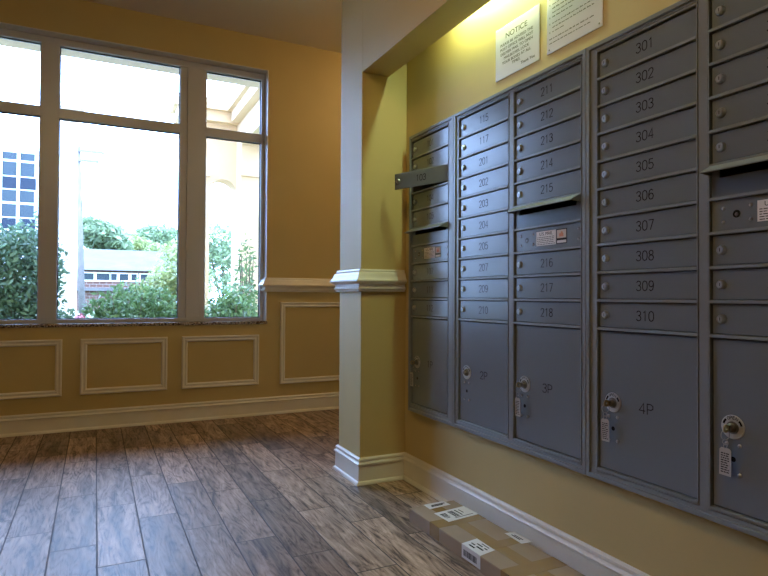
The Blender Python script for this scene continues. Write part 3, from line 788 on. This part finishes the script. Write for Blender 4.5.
MB().box((kx, YF-.12, cbz), (wc.x+.35, YF+.35, ct.z+.05)).box((kx-.06, YF-.18, ct.z-.06), (wc.x+.35, YF+.38, ct.z+.10)).build('cornice', OUTW, arc, A_)
MB().box((wc.x-.12, 5.61, cbz), (wc.x+.36, YF-.181, ct.z+.05)).box((wc.x-.18, 5.61, ct.z-.06), (wc.x+.38, YF-.1811, ct.z+.10)).build('side_cornice', OUTW, arc, A_)

# utility pole
Yp = 32; p0 = at(82.3, 305, Yp); p1 = at(78.3, 143, Yp)
pole = empty('utility_pole', (p0.x, Yp, GZ), 'tall weathered wooden utility pole outside the middle pane', 'pole')
top = Vector((p1.x, Yp, p1.z)); bot = Vector((p0.x, Yp, GZ)); ax = top-bot
MB().tube([bot, bot+ax*.5, top], [.16, .13, .10], 10).build('pole_shaft', WOOD, pole, pole.location)
for f, hw in ((.955, 1.15), (.90, .9)):
    c = bot+ax*f; MB().box((c.x-hw, Yp-.16, c.z-.06), (c.x+hw, Yp-.06, c.z+.06)).build('crossarm', WOOD, pole, pole.location)
ins = MB()
for f, hw in ((.955, 1.15), (.90, .9)):
    c = bot+ax*f
    for q in (-.9, -.45, .45, .9): ins.lathe((c.x+q*hw, Yp-.11, c.z+.06), (0, 0, 1), [(0, .03), (.08, .05), (.14, .03)], 8)
ins.build('insulators', LAMPGREY, pole, pole.location)
c = bot+ax*.66; MB().lathe((c.x+.28, Yp, c.z-.4), (0, 0, 1), [(0, .14), (.03, .16), (.5, .16), (.55, .1)], 12).build('transformer', LAMPGREY, pole, pole.location)

# brick row house
Yh = 46
hl, hr = X(40, 270, Yh), X(173, 270, Yh); hz1 = at(120, 270, Yh).z; hz2 = at(120, 257, Yh+3).z
hs = empty('brick_house', ((hl+hr)/2, Yh+4, GZ), 'long low brick house with grey roof and white windows beyond the shrubs', 'house')
MB().box((hl, Yh, GZ), (hr, Yh+8, hz1)).build('wall', BRICK, hs, hs.location)
MB().loft([[(xx, Yh-.5, hz1-.05), (xx, Yh+4, hz2+.6), (xx, Yh+8.5, hz1-.05)] for xx in (hl-.4, hr+.4)]).build('roof', ROOFG, hs, hs.location)
for pxw, ww in ((88, .9), (103, 1.0), (114, .55), (124, .75), (134, .55), (145, .8), (156, .6)):
    wx = X(pxw, 278, Yh); za, zb = at(110, 281.5, Yh).z, at(110, 272.5, Yh).z
    f = MB().box((wx-ww/2, Yh-.06, za), (wx+ww/2, Yh, zb)).build('window_frame', OUTWHITE, hs, hs.location)
    MB().box((wx-ww/2+.09, Yh-.075, za+.09), (wx+ww/2-.09, Yh-.06, zb-.09)).build('pane', BLUEGLASS, f, hs.location)
MB().box((hl, Yh-.35, at(110, 291, Yh).z), (hr, Yh-.0001, at(110, 288, Yh).z)).build('porch_roof', ROOFG, hs, hs.location)

# glass office block, far left
Yo = 52
ox1 = X(38, 150, Yo); ox0 = ox1-34; oz = at(20, 147, Yo).z
of = empty('office_building', ((ox0+ox1)/2, Yo+3, GZ), 'blue glass office block with white bands in the left pane', 'building')
MB().box((ox0, Yo, GZ), (ox1, Yo+6, oz)).build('wall', CONCRETE, of, of.location)
xf = X(18.5, 180, Yo); bay = abs(X(36, 180, Yo)-xf)
for r0, r1 in ((150, 157), (159.5, 173), (187.5, 199), (201.5, 214), (228, 240)):
    za, zb = at(20, r1+3, Yo).z, at(20, r0+3, Yo).z
    for k in range(-3, 1):
        xa = xf+k*bay+.1; MB().box((xa, Yo-.05, za), (xa+bay-.2, Yo, zb)).build('window', BLUEGLASS, of, of.location)
DARKBAND = mat('spandrel_panel', (.018, .025, .038), .6, spec=.1)
for r0, r1 in ((174.5, 186), (215.5, 226)):
    za, zb = at(20, r1+3, Yo).z, at(20, r0+3, Yo).z
    MB().box((xf-3*bay, Yo-.06, za), (ox1-.1, Yo, zb)).build('spandrel', DARKBAND, of, of.location)
for k in range(-2, 1):
    MB().box((xf+k*bay-.1, Yo-.15, GZ), (xf+k*bay+.1, Yo-.061, oz+.1)).build('fin', OUTWHITE, of, of.location)

# far trees
TG = 'trees beyond the brick house'
specs = [(98, 219, 62, 4.2, LEAFT, 'tree with the left rounded top just right of the utility pole'),
         (122, 224, 73, 4.8, LEAFL, 'pale yellow-green tree in the middle behind the brick house'),
         (150, 217, 85, 5.6, LEAFT, 'tall blue-green tree right of the pale tree behind the house'),
         (172, 226, 98, 5.6, LEAFT, 'tree at the right edge of the middle pane behind the house')]
for i, (px, py, Y, cr, lf, lb) in enumerate(specs):
    p = at(px, py, Y); tree(p.x, Y, (p.z-GZ)/1.0, cr, 4200, .36, lf, lb, 40+i, TG)
p = at(222, 220, 34); tree(p.x, 34, p.z-GZ, 2.7, 2400, .16, LEAFT, 'tree seen through the arch in the narrow right pane', 50, None, .12)
p = at(205, 238, 38); tree(p.x-.6, 41, p.z-GZ, 2.4, 1800, .18, LEAFL, 'pale tree left of the one seen through the arch', 51, None, .12)

# ------------------------------------------------------------------ light
wd = bpy.data.worlds.new('sky'); SC.world = wd; wd.use_nodes = True
nt = wd.node_tree; bg = nt.nodes['Background']
bg.inputs['Color'].default_value = (.36, .57, 1.0, 1); bg.inputs['Strength'].default_value = 23
sl = bpy.data.lights.new('sun', 'SUN'); sl.energy = 3; sl.angle = .01; sl.color = (1, .93, .82)
so = bpy.data.objects.new('sun', sl); COL.objects.link(so); so.rotation_euler = (math.radians(38), 0, math.radians(-35))

# ------------------------------------------------------------------ camera
cd = bpy.data.cameras.new('camera'); cd.sensor_fit = 'HORIZONTAL'; cd.sensor_width = 36; cd.lens = FPX/768*36; cd.clip_start = .02; cd.clip_end = 500
co = bpy.data.objects.new('camera', cd); COL.objects.link(co)
co.matrix_world = Matrix(((RT.x, UP.x, -FW.x, CAM.x), (RT.y, UP.y, -FW.y, CAM.y), (RT.z, UP.z, -FW.z, CAM.z), (0, 0, 0, 1)))
SC.camera = co
vs = SC.view_settings; vs.view_transform = 'Standard'; vs.look = 'None'; vs.gamma = 1; vs.exposure = 0
SC.display_settings.display_device = 'sRGB'
cy = SC.cycles
cy.max_bounces = 10; cy.diffuse_bounces = 5; cy.glossy_bounces = 4; cy.transparent_max_bounces = 12; cy.sample_clamp_indirect = 6
cy.caustics_reflective = False; cy.caustics_refractive = False
